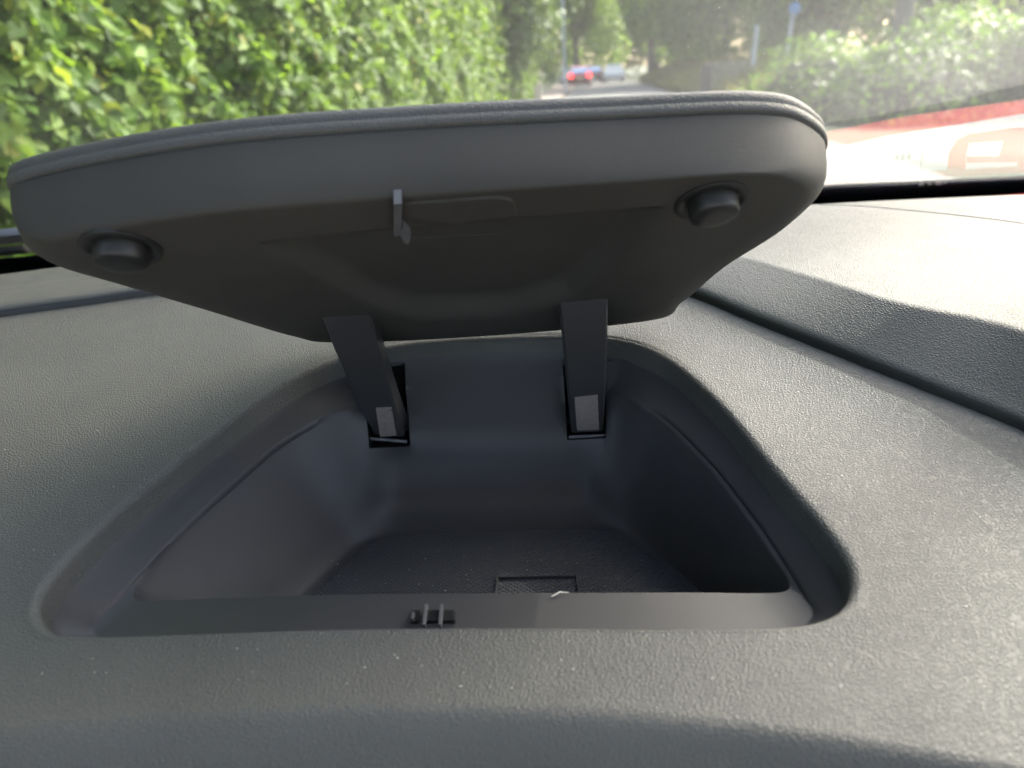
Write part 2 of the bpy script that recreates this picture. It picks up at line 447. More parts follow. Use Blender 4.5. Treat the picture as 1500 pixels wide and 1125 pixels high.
for a, b in slots:                                           # each slot is a pocket running forward, its shade put in as black
    ring = [bl[row_top][j] for j in range(a, b+1)] + [bl[r][b] for r in range(row_top+1, row_bot+1)] + \
           [bl[row_bot][j] for j in range(b-1, a-1, -1)] + [bl[r][a] for r in range(row_bot-1, row_top, -1)]
    deep = [Vector((p.x, p.y+.03, p.z-.004)) for p in ring]
    V, Fc = loft([ring, deep], cap1=True)
    o = bpart('hinge_slot', V, Fc, M['black'], binm, smooth=False); facing(o, (0, 0, 0)); tagslots.append(ring)
# dimpled floor mat and its raised rectangle
m, N, L, B = newmat('dimpled_mat'); M['mat'] = m
B.inputs['Base Color'].default_value = (.06, .062, .068, 1); B.inputs['Roughness'].default_value = .38
tc = N.new('ShaderNodeTexCoord'); vo = N.new('ShaderNodeTexVoronoi'); vo.voronoi_dimensions = '2D'; vo.inputs['Scale'].default_value = 430; vo.inputs['Randomness'].default_value = 0
mp = N.new('ShaderNodeMapping'); mp.inputs['Rotation'].default_value = (0, 0, math.radians(45)); L.new(tc.outputs['Object'], mp.inputs[0]); L.new(mp.outputs[0], vo.inputs['Vector'])
mr = N.new('ShaderNodeMapRange'); L.new(vo.outputs['Distance'], mr.inputs[0]); mr.inputs[1].default_value = .2; mr.inputs[2].default_value = .42; mr.inputs[3].default_value = 1; mr.inputs[4].default_value = 0
bp = N.new('ShaderNodeBump'); bp.inputs['Distance'].default_value = .0012; L.new(mr.outputs[0], bp.inputs['Height']); L.new(bp.outputs[0], B.inputs['Normal'])
matl = [Vector((p.x, p.y, ZF+.0012)) for p in (fc+(q-fc)*.93 for q in FLO)]
V, Fc = loft([[p+Vector((0, 0, -.001)) for p in matl], matl, [fc+(p-fc)*.5+Vector((0, 0, .0006)) for p in matl]], cap1=True)
o = bpart('floor_mat', V, Fc, M['mat'], binm, smooth=False); facing(o, (0, .3, 1))
q = [onz(*p, ZF+.002) for p in ((728, 846), (847, 844), (856, 905), (722, 907))]
def band(poly, wd, z0, z1):
    c = sum(poly, Vector())/len(poly); inn = [p+(c-p).normalized()*wd for p in poly]
    V = [Vector((p.x, p.y, z)) for z in (z0, z1) for p in poly]+[Vector((p.x, p.y, z)) for z in (z1, z0) for p in inn]; nn = len(poly); Fc = []
    for i in range(3):
        for j in range(nn): Fc.append((i*nn+j, i*nn+(j+1) % nn, (i+1)*nn+(j+1) % nn, (i+1)*nn+j))
    return V, Fc
V, Fc = band(q, .0016, ZF, ZF+.0032)
bpart('raised_frame', V, Fc, M['bin'], binm, smooth=False)
# latch catch in the front ledge
def cbox(name, px, py, off, sx, sy, sz, mat, parent, tilt=0):
    p = D0(px, py, off)+UP; bm = bmesh.new()
    add_box(bm, p, (sx, sy, sz), Matrix.Rotation(tilt, 3, 'Y'), min(sx, sy, sz)*.15)
    return bm_obj(name, bm, mat, parent)
for px, wx in ((609, .0035), (634, .005), (656, .0055)):
    cbox('catch_hole_shade', px, 904, -.0235, wx, .0065, .0022, M['black'], binm)  # solid black blocks, the shade of the holes put into their colour
for px in (622, 645):
    cbox('catch_pin', px+1, 903, -.0205, .0013, .0125, .0028, M['greybit'], binm, 0)
cbox('catch_tab', 605, 904, -.021, .0012, .004, .002, M['greybit'], binm)
cbox('catch_tab', 666, 905, -.022, .0012, .005, .002, M['arm'], binm)

# ------------------------------------------------------------------ the lid
A_, B_, C_ = at(88, 340, .278), at(1168, 248, .278), at(700, 488, .43)
NU = (B_-A_).cross(C_-A_).normalized()
if NU.z < 0: NU.negate()                                    # away from the underside
def onU(px, py, off=0.): return onplane(px, py, A_+NU*off, NU)
u_px = [(86,362),(114,348),(300,315),(600,289),(900,267),(1085,254),(1148,260),(1162,284),(1122,328),(1044,386),(988,436),(940,463),(700,486),(505,494),(440,484),(330,449),(215,413),(125,386)]
s_px = [(20,292),(45,264),(300,216),(600,191),(900,176),(1105,168),(1182,184),(1208,226),(1150,292),(1062,350),(1000,405),(950,435),(700,457),(490,466),(420,455),(300,415),(170,372),(60,334)]
TH = .026
UL = cr([onU(*p) for p in u_px], 16)
SLp = cr([onU(*p, TH) for p in s_px], 16)
def outn(l):
    c = sum(l, Vector())/len(l); out = []
    for i in range(len(l)):
        t = l[(i+1) % len(l)]-l[i-1]; nn = t.cross(NU).normalized()
        if nn.dot(l[i]-c) < 0: nn.negate()
        out.append(nn)
    for _ in range(6): out = [(out[i-1]+out[i]*2+out[(i+1) % len(l)]).normalized() for i in range(len(l))]
    return out
SN = outn(SLp)
def umix(a, b):                                              # a in the lid plane, b along its normal
    out = []
    for s, u in zip(SLp, UL):
        d = u-s; dn = NU*d.dot(NU); out.append(s+(d-dn)*a+dn*b)
    return out
lid_loops = [umix(0, 0)]
for a, b in ((.02, .12), (.06, .32), (.13, .52), (.24, .70), (.4, .83), (.58, .92), (.8, .98), (1, 1)): lid_loops.append(umix(a, b))
uc = sum(UL, Vector())/len(UL)
# concentric rings over the flat underside, with its moulded dish
dish = [(390,358),(560,340),(780,322),(965,306),(900,380),(835,436),(745,462),(610,466),(545,446),(470,405)]
DP = np.array(dish, float); DQ = np.roll(DP, -1, 0)
def sdist(x, y):
    p = np.array((x, y)); E = DQ-DP; wv = p-DP
    t = np.clip((wv*E).sum(1)/(E*E).sum(1), 0, 1)[:, None]; d = np.hypot(*(wv-E*t).T).min()
    ins = False
    for (x0, y0), (x1, y1) in zip(DP, DQ):
        if (y0 > y) != (y1 > y) and x < (x1-x0)*(y-y0)/(y1-y0)+x0: ins = not ins
    return d if ins else -d
for k in range(1, 40):
    t = k/40; l = []
    for p in UL:
        qv = p.lerp(uc, t); x, y = proj(qv)
        l.append(qv+NU*.0085*sstep(-5, 15, sdist(x, y)))
    lid_loops.append(l)
V, Fc = loft(lid_loops, cap1=True)
lid = bpart('lid', V, Fc, M['shell']); facing(lid, (0, 0, -.05))
# padded top skin with a seam gap
def sl_off(o, h): return [p+SN[i]*o+NU*h for i, p in enumerate(SLp)]
cl = [sl_off(-.003, -.004), sl_off(-.0016, .0004), sl_off(-.0013, .0012), sl_off(.0004, .0014), sl_off(.0013, .0022), sl_off(.0015, .0050), sl_off(.0007, .0057),
      sl_off(.0014, .0066), sl_off(.0013, .0090), sl_off(.0004, .0108), sl_off(-.0012, .0120), sl_off(-.004, .0129), sl_off(-.010, .0133)]
sc_ = sum(SLp, Vector())/len(SLp)+NU*.0133
for t in (.25, .5, .75): cl.append([p.lerp(sc_, t)+NU*.002*t for p in cl[12]])
V, Fc = loft(cl, cap1=True)
o = bpart('top_skin', V, Fc, M['skin'], lid); facing(o, (0, .4, 2))
# rubber bumpers
def uframe():
    ex = (B_-A_).normalized(); return ex, NU.cross(ex).normalized()
EX, EY = uframe()
for px, py in ((178, 372), (1043, 303)):
    c = onU(px, py-9)+UP; bm = bmesh.new()
    lathe(bm, [(.0155, -.0005), (.0155, .0007), (.0148, .0012), (.0125, .0012), (.0118, .0004), (.0105, .0004), (.0103, .0062), (.0098, .0072), (.0088, .0078), (.004, .0081)], c, -NU)
    o = bm_obj('rubber_bumper', bm, M['rubber'], lid, angle=50)
# latch plate and its strike tab on the underside
def dished(p):                                              # follow the moulded dish of the underside
    return p+NU*.0085*sstep(-5, 15, sdist(*proj(p)))
lp = cr([onU(*p, -.0002) for p in ((584,300),(660,292),(735,288),(756,300),(757,330),(750,362),(690,370),(600,374),(586,366),(583,330))], 5)
lpc = sum(lp, Vector())/len(lp)
V, Fc = loft([[dished(p)+NU*.002 for p in lp], [dished(p) for p in lp]]+[[dished(p.lerp(lpc, t))-NU*(.0008*sstep(350, 300, proj(p)[1])-.0012*sstep(300, 350, proj(p)[1])) for p in lp] for t in (.02, .2, .4, .6, .8)], cap1=True)
o = bpart('latch_plate', V, Fc, M['shell'], lid, angle=40); facing(o, (0, 0, -.2))
def slab(bm, quad, n_, th):                                  # a quad given thickness
    a = [bm.verts.new(p+UP) for p in quad]; b = [bm.verts.new(p+n_*th+UP) for p in quad]
    k = len(quad)
    bm.faces.new(a); bm.faces.new(b[::-1])
    for i in range(k): bm.faces.new((a[i], b[i], b[(i+1) % k], a[(i+1) % k]))
bm = bmesh.new()
slab(bm, [onU(577, 299, -.004), onU(589, 298, -.004), onU(588, 344, -.0035), onU(577, 347, -.0035)], NU, .006)
slab(bm, [onU(585, 340, -.004), onU(590, 333, -.004), onU(602, 348, -.0045), onU(598, 358, -.0045), onU(592, 356, -.0045)], NU, .006)
bmesh.ops.recalc_face_normals(bm, faces=bm.faces)
o = bm_obj('strike_tab', bm, M['greybit'], lid, smooth=False)

# ------------------------------------------------------------------ hinge arms: channel bars from the slots to the lid
def depth_of(p): return -(CM.transposed() @ p).z
def arm(tl, tr, bl_, br, dt, db, slotring, win):
    """front face corners in the picture, depth at lid and in the slot"""
    P = [at(*tl, dt), at(*tr, dt), at(*br, db), at(*bl_, db)]
    mid = [P[0].lerp(P[3], .5)+Vector((0, -.004, .002)), P[1].lerp(P[2], .5)+Vector((0, -.004, .002))]
    rowsL = [P[0], P[0].lerp(mid[0], .5)+Vector((0, -.0015, 0)), mid[0], mid[0].lerp(P[3], .5)+Vector((0, -.0015, 0)), P[3]]
    rowsR = [P[1], P[1].lerp(mid[1], .5)+Vector((0, -.0015, 0)), mid[1], mid[1].lerp(P[2], .5)+Vector((0, -.0015, 0)), P[2]]
    loops_ = []
    for k, (a, b) in enumerate(zip(rowsL, rowsR)):
        x = (b-a).normalized(); dirn = (rowsL[min(k+1, 4)]-rowsL[max(k-1, 0)]).normalized()
        nb = x.cross(dirn).normalized()
        if nb.y < 0: nb.negate()
        th = .015; r = .0012
        loops_.append([a+x*r, b-x*r, b+nb*r, b+nb*th, b+nb*th-x*.0025, b+nb*.003-x*.0025, a+nb*.003+x*.0025, a+nb*th+x*.0025, a+nb*th, a+nb*r])
    V, Fc = loft(loops_)
    V.append(sum(loops_[0], Vector())/10); V.append(sum(loops_[-1], Vector())/10)
    o = bpart('hinge_arm', V, Fc, M['arm'], smooth=True, angle=30)
    bm = bmesh.new(); bm.from_mesh(o.data); bmesh.ops.recalc_face_normals(bm, faces=bm.faces); bm.to_mesh(o.data); bm.free()
    nb = (mid[1]-mid[0]).cross(P[3]-mid[0]).normalized()
    wq = [onplane(x_, y_, P[3].lerp(mid[0], .2), nb) for x_, y_, d_ in win]
    if nb.y > 0: nb.negate()
    bm = bmesh.new(); slab(bm, [p+nb*.0022 for p in wq], -nb, .003); bmesh.ops.recalc_face_normals(bm, faces=bm.faces)
    s = bm_obj('hinge_plate', bm, M['metal'], o, smooth=False)
    bm = bmesh.new(); x = (P[2]-P[3]).normalized(); add_cyl(bm, P[3]-x*.002+nb*.0035+UP, P[2]+x*.002+nb*.0035+UP, .0011, .0011, 12)
    bm_obj('pivot_pin', bm, M['greybit'], o)
    return o
dS = [sum(depth_of(p) for p in r)/len(r) for r in tagslots]
dU = depth_of(onU(520, 466))
arm((470,462),(541,452),(546,636),(592,640), depth_of(onU(505,457))+.004, dS[0]+.001, tagslots[0],
    [(551,594,dS[0]-.003),(574,592,dS[0]-.003),(581,634,dS[0]-.001),(557,636,dS[0]-.001)])
arm((818,437),(891,433),(837,634),(884,632), depth_of(onU(855,435))+.004, dS[1]+.001, tagslots[1],
    [(841,580,dS[1]-.003),(875,576,dS[1]-.003),(877,626,dS[1]-.001),(845,627,dS[1]-.001)])
print('slots', slots, row_bot, dS, dU, yb)

# ------------------------------------------------------------------ windscreen
def glass_y(x, z): return ybase(x)-(z-ZB)/TR
GN = Vector((.06, -1, 0)); 
def gp(x, y): return Vector((x, y, ZB+(ybase(x)-y)*TR))
gn = (gp(.5, .3)-gp(0, .3)).cross(gp(0, .6)-gp(0, .3)).normalized()
if gn.z > 0: gn.negate()                                    # points into the car
G0 = gp(0, .5)
def ong(px, py): return onplane(px, py, G0, gn)
m, N, L, B = newmat('windscreen_glass'); M['glass'] = m; N.remove(B)
g = N.new('ShaderNodeNewGeometry'); dt = N.new('ShaderNodeVectorMath'); dt.operation = 'DOT_PRODUCT'
L.new(g.outputs['Incoming'], dt.inputs[0]); L.new(g.outputs['Normal'], dt.inputs[1])
def mth(op, a, b=None, b_=None):
    x = N.new('ShaderNodeMath'); x.operation = op; L.new(a, x.inputs[0])
    if b is not None: L.new(b, x.inputs[1])
    if b_ is not None: x.inputs[1].default_value = b_
    return x.outputs[0]
ab = mth('ABSOLUTE', dt.outputs['Value']); om = mth('SUBTRACT', ab, b_=1); om = mth('ABSOLUTE', om)
p5 = mth('POWER', om, b_=5.0); fr = mth('MULTIPLY_ADD', p5, b_=2.2); N[fr.node.name].inputs[2].default_value = .075
fr = mth('MINIMUM', fr, b_=1.0)
tr = N.new('ShaderNodeBsdfTransparent'); tr.inputs[0].default_value = (.8, .84, .8, 1)
gl = N.new('ShaderNodeBsdfGlossy'); gl.inputs['Roughness'].default_value = 0
mx = N.new('ShaderNodeMixShader'); L.new(fr, mx.inputs[0]); L.new(tr.outputs[0], mx.inputs[1]); L.new(gl.outputs[0], mx.inputs[2])
tcn = N.new('ShaderNodeTexCoord'); nn = noise(N, L, tcn.outputs['Object'], 5, 5); mrn = N.new('ShaderNodeMapRange'); L.new(nn.outputs[0], mrn.inputs[0])
mrn.inputs[1].default_value = .3; mrn.inputs[2].default_value = .75; mrn.inputs[3].default_value = .5; mrn.inputs[4].default_value = 1.3
sx = N.new('ShaderNodeSeparateXYZ'); L.new(tcn.outputs['Object'], sx.inputs[0])
gx = N.new('ShaderNodeMapRange'); gx.interpolation_type = 'SMOOTHSTEP'; L.new(sx.outputs[0], gx.inputs[0])      # film strengthened to the right to imitate a veil of glare
gx.inputs[1].default_value = -.15; gx.inputs[2].default_value = .2; gx.inputs[3].default_value = .006; gx.inputs[4].default_value = .068
dust_haze = mth('MULTIPLY', mrn.outputs[0], gx.outputs[0])
du = N.new('ShaderNodeBsdfTranslucent'); du.inputs[0].default_value = (.8, .8, .78, 1)      # dust film, with painted haze on its right side
mx2 = N.new('ShaderNodeMixShader'); L.new(dust_haze, mx2.inputs[0]); L.new(mx.outputs[0], mx2.inputs[1]); L.new(du.outputs[0], mx2.inputs[2])
L.new(mx2.outputs[0], N['Material Output'].inputs[0])
ws = tag(empty('windscreen', (0, ybase(0), 0)), 'raked clear windscreen with a black printed lower edge and dust specks', 'windscreen')
WI = Matrix.Translation((0, -ybase(0), 0))
YT = -.12
def wpart(name, V, Fc, mat, **k):
    o = mesh(name, V, Fc, mat, ws, **k); o.matrix_parent_inverse = WI; return o
V = [gp(x, y) for y in (YT, .35, ybase(0)) for x in (-.78, 0, .86)]
V = [gp(x, min(y, ybase(x)) if y < .7 else ybase(x)) for y in (YT, .35, .9) for x in (-.78, 0, .86)]
o = wpart('glass_pane', V, [(0, 1, 4, 3), (1, 2, 5, 4), (3, 4, 7, 6), (4, 5, 8, 7)], M['glass'], smooth=False)
fr_px = [(-300,413),(0,383),(300,355),(700,319),(1000,294),(1200,276),(1350,269),(1500,262),(1700,254)]
ft = [ong(*p)-gn*.003 for p in fr_px]
fb = [Vector((p.x, ybase(p.x)+.07, ZB-.07*TR))-gn*.003 for p in ft]
ftc = cr(ft, 8, False); fbc = cr(fb, 8, False)
o = wpart('black_border', *loft([ftc, fbc], closed=False), M['frit'], smooth=False); facing(o, (0, 0, 0))
# small pale printed mark on the border
bm = bmesh.new()
for px, py, wx, wy in ((1349, 272, 9, 3.4), (1362, 271, 7, 2.4), (1375, 270.5, 12, 3.2), (1384, 269.5, 6, 2.2)):
    c = ong(px, py); qd = [ong(px+a*wx/2, py+b*wy/2)-gn*.0015 for a, b in ((-1, .3), (-.3, -1), (.8, -.8), (1, .4), (.1, 1))]
    slab(bm, qd, gn, .0004)
bmesh.ops.recalc_face_normals(bm, faces=bm.faces)
o = bm_obj('printed_mark', bm, M['pale'], ws, smooth=False); o.matrix_parent_inverse = WI
# dust specks and small chips on the pane
bm = bmesh.new()
def speck(bm, c, n_, r, ax=1.0):
    u = n_.orthogonal().normalized(); v = n_.cross(u); a0 = random.random()*6.28; k = 5
    bm.faces.new([bm.verts.new(c+UP+(u*math.cos(a0+6.283*i/k)*ax+v*math.sin(a0+6.283*i/k))*r*random.uniform(.7, 1.2)) for i in range(k)])
for _ in range(260):
    px, py = random.uniform(-100, 1600), random.uniform(-120, 250)
    c = ong(px, py)
    if c.y < YT+.02: continue
    speck(bm, c+gn*.0008, gn, random.uniform(.0002, .0005) if random.random() < .92 else random.uniform(.0006, .001))
o = bm_obj('dust_specks', bm, M['pale'], ws, smooth=False); o.matrix_parent_inverse = WI; o['kind'] = 'stuff'

# printed sheet lying in the trough, seen mirrored in the glass
def mirror_hit(px, py, z):
    d = ray(px, py); p = ong(px, py); r = d-gn*(2*d.dot(gn)); return p+r*((z-p.z)/r.z)
ZS = ZB+.010
def shp(pts, off): return [mirror_hit(*p, ZS+off) for p in pts]
M['paper'] = simple('white_paper', (.8, .79, .76), .8, scale=60, vary=.04)
M['red'] = simple('red_print', (.68, .03, .025), .6, scale=60, vary=.1)
M['inkgrey'] = simple('grey_print', (.35, .35, .35), .7, scale=60)
sheet = tag(empty('printed_sheet', (.4, .7, H+ZS)), 'white sheet with red edge and big red figure at windscreen foot, seen mirrored in glass', 'sheet of paper')
SI = Matrix.Translation((-.4, -.7, -(H+ZS)))
def spart(name, polys, mat, off, th):
    bm = bmesh.new()
    for pl in polys: slab(bm, shp(pl, off), Vector((0, 0, -1)), th)
    bmesh.ops.recalc_face_normals(bm, faces=bm.faces)
    o = bm_obj(name, bm, mat, sheet, smooth=False); o.matrix_parent_inverse = SI; return o
o = spart('paper', [[(1150,205),(1330,170),(1600,132),(1610,248),(1400,260),(1150,277)]], M['paper'], 0, .0006)
print('sheet', [tuple(round(c, 3) for c in p) for p in shp([(1150,205),(1600,132),(1620,262),(1150,294)], 0)], 'crest', [tuple(round(c, 3) for c in e) for e in Ep[7:13]])
spart('red_edge', [[(1150,205),(1330,170),(1600,132),(1600,150),(1400,183),(1300,199),(1150,232)], [(1150,266),(1400,249),(1600,237),(1608,247),(1400,259),(1150,276)]], M['red'], .0003, .0004)
spart('red_figure', [[(1388,249),(1390,225),(1402,205),(1420,196),(1480,188),(1520,186),(1520,206),(1480,206),(1420,210),(1415,231),(1415,248)],
                     [(1470,206),(1520,206),(1520,241),(1492,243),(1488,232),(1463,231)],
                     [(1416,229),(1490,229),(1490,238),(1416,239)]], M['red'], .0003, .0004)
spart('grey_print', [[(1310+i*9,236-i),(1316+i*9,235-i),(1317+i*9,226-i),(1312+i*9,227-i)] for i in range(3)] + [[(1347,250),(1349,250),(1353,221),(1351,221)]], M['inkgrey'], .0003, .0004)

# ------------------------------------------------------------------ wiper behind the glass on the left
wp = tag(empty('windscreen_wiper', (-.5, .75, H+ZB)), 'grey wiper blade resting at the left foot of the windscreen', 'wiper')
PI_ = Matrix.Translation((.5, -.75, -(H+ZB)))
def wbar(name, pa, pb, r, mat, up=.012):
    a, b = ong(*pa)-gn*up, ong(*pb)-gn*up
    x = (b-a).normalized(); rot = Matrix((x, gn.cross(x).normalized(), gn)).transposed()
    bm = bmesh.new(); add_box(bm, (a+b)/2+UP, ((b-a).length, r[0], r[1]), rot, min(r)*.25)
    o = bm_obj(name, bm, mat, wp); o.matrix_parent_inverse = PI_; return o
M['wiper'] = simple('grey_wiper', (.16, .17, .19), .4, scale=200)
wbar('wiper_arm', (-260,393), (52,366), (.022, .008), M['wiper'], .016)
wbar('wiper_blade', (-260,408), (40,379), (.012, .006), M['rubber'], .010)
wbar('end_cap', (44,374), (72,377), (.016, .007), M['rubber'], .012)

# ------------------------------------------------------------------ roof and pillars of the car (they shade the cabin)
ZT = gp(0, YT).z
bm = bmesh.new()
add_box(bm, Vector((.04, (YT-1.5)/2, ZT+.03))+UP, (1.66, 1.5+YT, .05), None, .01)
rf = tag(bm_obj('car_roof', bm, M['head']), kind='structure')
bm = bmesh.new()
for x in (-.80, .88):
    a, b = gp(x, YT-.02)+UP, Vector((x, ybase(x)+.03, ZB-.02))+UP
    add_cyl(bm, a, b, .045, .05, 12)
    add_cyl(bm, Vector((x, -.55, ZT+.02))+UP, Vector((x, -.55, -.5))+UP, .06, .06, 12)
pl_ = tag(bm_obj('car_pillars', bm, M['trim']), kind='structure')

# ------------------------------------------------------------------ outside: ground, road, pavement
RD = ray(865, 99); RD = Vector((RD.x, RD.y, 0)).normalized(); LT = Vector((RD.y, -RD.x, 0))   # LT points right
def road(s, l, z=0): return RD*s+LT*l+Vector((0, 0, z))
def strip(name, l0, l1, s0, s1, z, mat, n=1):
    V = []; Fc = []
    for i in range(n+1):
        s = s0+(s1-s0)*i/n; V += [road(s, l0, z), road(s, l1, z)]
    for i in range(n): Fc.append((2*i, 2*i+1, 2*i+3, 2*i+2))
    return tag(mesh(name, V, Fc, mat, smooth=False, off=False), kind='structure')
M['ground'] = simple('earth_and_grass', (.035, .045, .018), .95, scale=.6, bump=.05)
M['road'] = simple('pale_tarmac', (.15, .143, .132), .85, scale=8, bump=.004)  # the tarmac's own pale colour
M['pave'] = simple('pavement', (.25, .2, .165), .9, scale=5, bump=.004)
M['kerb'] = simple('kerb_stone', (.3, .28, .25), .85, scale=9)
tag(mesh('ground', [(-900,-900,-.004),(900,-900,-.004),(900,900,-.004),(-900,900,-.004)], [(0,1,2,3)], M['ground'], smooth=False, off=False), kind='structure')
strip('road', -1.35, 3.7, -15, 160, .004, M['road'])
V = []; prof = [(-1.35, 0), (-1.35, .12), (-1.5, .12), (-1.5, .115), (-2.9, .115), (-2.9, 0)]
V = [road(s, l, z) for s in (-15, 160) for l, z in prof]; k = len(prof)
tag(mesh('pavement', V, [(i, i+1, k+i+1, k+i) for i in range(k-1)], M['pave'], smooth=False, off=False), kind='structure')

# ------------------------------------------------------------------ leaves
def leaf_mesh(name, P, Nn, size, mat, parent=None, hang=.4, wide=.34):
    """one six-vertex folded leaf per point P, facing roughly Nn"""
    n = len(P); Nn = Nn+rng.normal(0, .55, (n, 3)); Nn /= np.linalg.norm(Nn, axis=1)[:, None]
    d = rng.normal(0, 1, (n, 3)); d[:, 2] -= hang*2
    d -= Nn*(d*Nn).sum(1)[:, None]; d /= np.linalg.norm(d, axis=1)[:, None]
    r = np.cross(d, Nn); s = (size*rng.uniform(.6, 1.25, n))[:, None]
    T = [(0, 0, 0), (wide*.75, .22, .05), (wide, .52, .09), (0, 1, -.06), (-wide, .52, .09), (-wide*.75, .22, .05)]
    V = np.stack([P+s*(r*a+d*b+Nn*c) for a, b, c in T], 1).reshape(-1, 3)
    q = np.array([(0, 1, 2, 3), (0, 3, 4, 5)])
    Fq = (q[None]+6*np.arange(n)[:, None, None]).reshape(-1, 4)
    me = bpy.data.meshes.new(name); me.vertices.add(len(V)); me.vertices.foreach_set('co', V.astype(np.float32).ravel())
    me.loops.add(Fq.size); me.loops.foreach_set('vertex_index', Fq.astype(np.int32).ravel())
    me.polygons.add(len(Fq)); me.polygons.foreach_set('loop_start', np.arange(0, Fq.size, 4, dtype=np.int32))
    me.update(); me.validate()
    return link(name, me, mat, parent, smooth=False)
rd, lt = np.array(RD), np.array(LT)
M['hleaf'] = leafmat('hedge_leaf', [(0, (.03, .062, .010)), (.3, (.055, .11, .014)), (.6, (.085, .155, .02)), (.85, (.125, .2, .026)), (.955, (.15, .21, .028)), (.985, (.22, .2, .026))], trans=.45, tcol=(.3, .46, .04))
M['twig'] = simple('dark_twigs', (.03, .035, .018), .9, scale=12, bump=.05)
M['bark'] = simple('grey_bark', (.12, .105, .085), .9, scale=20, bump=.02)
hedge = tag(empty('hedge', tuple(road(8, -2.5))), 'tall dense bright green leafy hedge along the left of the road', 'hedge')
HI = Matrix.Translation(-Vector(hedge.location))
HOFF = 2.15
def hedge_pts(s0, s1, z0, z1, n, deep):
    s = rng.uniform(s0, s1, n); z = rng.uniform(z0, z1, n)
    bul = .07*np.sin(s*2.1+z*1.3)+.07*np.sin(s*4.7-z*3.9+1)+.06*np.sin(s*9.1+z*7.7)
    lat = -HOFF-.18+bul-deep*rng.power(.8, n)*.9
    P = s[:, None]*rd+lat[:, None]*lt; P[:, 2] = z
    return P
def hparts(args):
    P = np.concatenate([hedge_pts(*a[:6]) for a in args]); sz = np.concatenate([np.full(a[4], a[6]) for a in args])
    return P, sz
P, sz = hparts([(-1.5, 7, .2, 2.4, 46000, .30, .095), (-1.5, 7, 2.4, 4.2, 7000, .5, .11), (7, 16, .1, 3.2, 24000, .45, .105), (16, 34, .1, 5, 20000, .7, .16)])
Nn = np.tile(lt*.8+np.array((0, -.35, .6)), (len(P), 1))
o = leaf_mesh('foliage', P, Nn, sz, M['hleaf'], hedge); o.matrix_parent_inverse = HI
V = [road(s, l, z) for s in np.linspace(-2, 34, 60) for l, z in ((-HOFF-.5, 0), (-HOFF-.55, 2.0), (-HOFF-.7, 3.9 if s < 16 else 4.6), (-HOFF-1.4, 3.6), (-HOFF-1.5, 0))]
Fc = [(i*5+j, i*5+j+1, (i+1)*5+j+1, (i+1)*5+j) for i in range(59) for j in range(4)]
o = mesh('branch_core', V, Fc, M['twig'], hedge, off=False); o.matrix_parent_inverse = HI

def shell_pts(n, c, rad, lumps=9):
    """points through a lumpy crown"""
    P = []; Nn = []
    lc = [(rng.normal(0, .42, 3), rng.uniform(.38, .62)) for _ in range(lumps)]
    for _ in range(lumps): pass
    per = n//lumps+1
    for lcen, lr in lc:
        d = rng.normal(0, 1, (per, 3)); d /= np.linalg.norm(d, axis=1)[:, None]
        r = lr*rng.power(3.5, per)[:, None]
        P.append((lcen+d*r)*rad); Nn.append(d+np.array((0, 0, .5)))
    return np.concatenate(P)+c, np.concatenate(Nn)
def tree_mesh(kind, h, crown, n, leaf, lm, lumps=10, low=.45):
    root = empty(kind)
    bm = bmesh.new(); add_cyl(bm, (0, 0, 0), (.1, .05, h*.6), h*.028, h*.014, 9)
    for k in range(6):
        a = k*1.05+random.random(); add_cyl(bm, (.06, .03, h*(.3+.06*k)), (math.cos(a)*crown*.6, math.sin(a)*crown*.6, h*(.5+.07*k)), h*.011, h*.004, 6)
    bm_obj('trunk', bm, M['bark'], root)
    P, Nn = shell_pts(n, np.array((0, 0, h*(1+low)/2)), np.array((crown, crown, h*(1-low)/2*1.15)), lumps)
    leaf_mesh('crown', P, Nn, np.full(len(P), leaf), lm, root)
    return root
def copy_tree(o):
    c = o.copy(); COL.objects.link(c)
    for ch in o.children:
        d = ch.copy(); COL.objects.link(d); d.parent = c
    return c
M['lA'] = leafmat('leaf_mid', [(0, (.06, .11, .028)), (.5, (.10, .17, .04)), (.9, (.16, .24, .055))])
M['lB'] = leafmat('leaf_dark', [(0, (.04, .07, .025)), (.6, (.065, .115, .04)), (.95, (.11, .17, .06))], trans=.2)
M['lC'] = leafmat('leaf_yellowgreen', [(0, (.06, .11, .025)), (.5, (.10, .17, .035)), (.95, (.15, .22, .05))])
protos = {'dark': tree_mesh('dark_tree', 9, 3.6, 9000, .34, M['lB'], 12, .15),
          'mid': tree_mesh('leafy_tree', 9, 3.4, 9000, .34, M['lA'], 12, .2),
          'light': tree_mesh('pale_tree', 8, 3.0, 8000, .32, M['lC'], 11, .15)}
used = {}
def put(kind, s, l, sc, rz, label):
    o = protos[kind] if kind not in used else copy_tree(protos[kind]); used[kind] = 1
    o.location = road(s, l); o.rotation_euler.z = rz; o.scale = (sc, sc, sc*1.0)
    tag(o, label, 'tree', 'trees lining the road'); return o
put('dark', 23, -2.75, .55, .9, 'small dark tree overhanging the pavement at the far end of the hedge')
put('mid', 26, -5.2, 1.0, .3, 'grey green tree rising just beyond the end of the hedge')
put('mid', 4.5, -8.6, 1.4, 2.7, 'unseen tall tree added behind the near end of the hedge for green light')  # added out of view so the dash reflects green instead of blue sky
put('light', 12, -8.5, 1.5, 1.2, 'unseen tall pale tree added behind the middle of the hedge for green light')  # likewise added out of view, covering sky above the hedge
put('mid', 37, -6, 1.15, 1.9, 'mid green tree behind the pale lamp post')
put('light', 52, -5.0, 1.25, .8, 'yellow green tree hanging over the left parked cars')
put('dark', 66, -7, 1.4, 2.2, 'dark tree at the far left bend of the road')
put('light', 88, -1.5, 1.7, 2.9, 'pale tree closing the far end of the road')
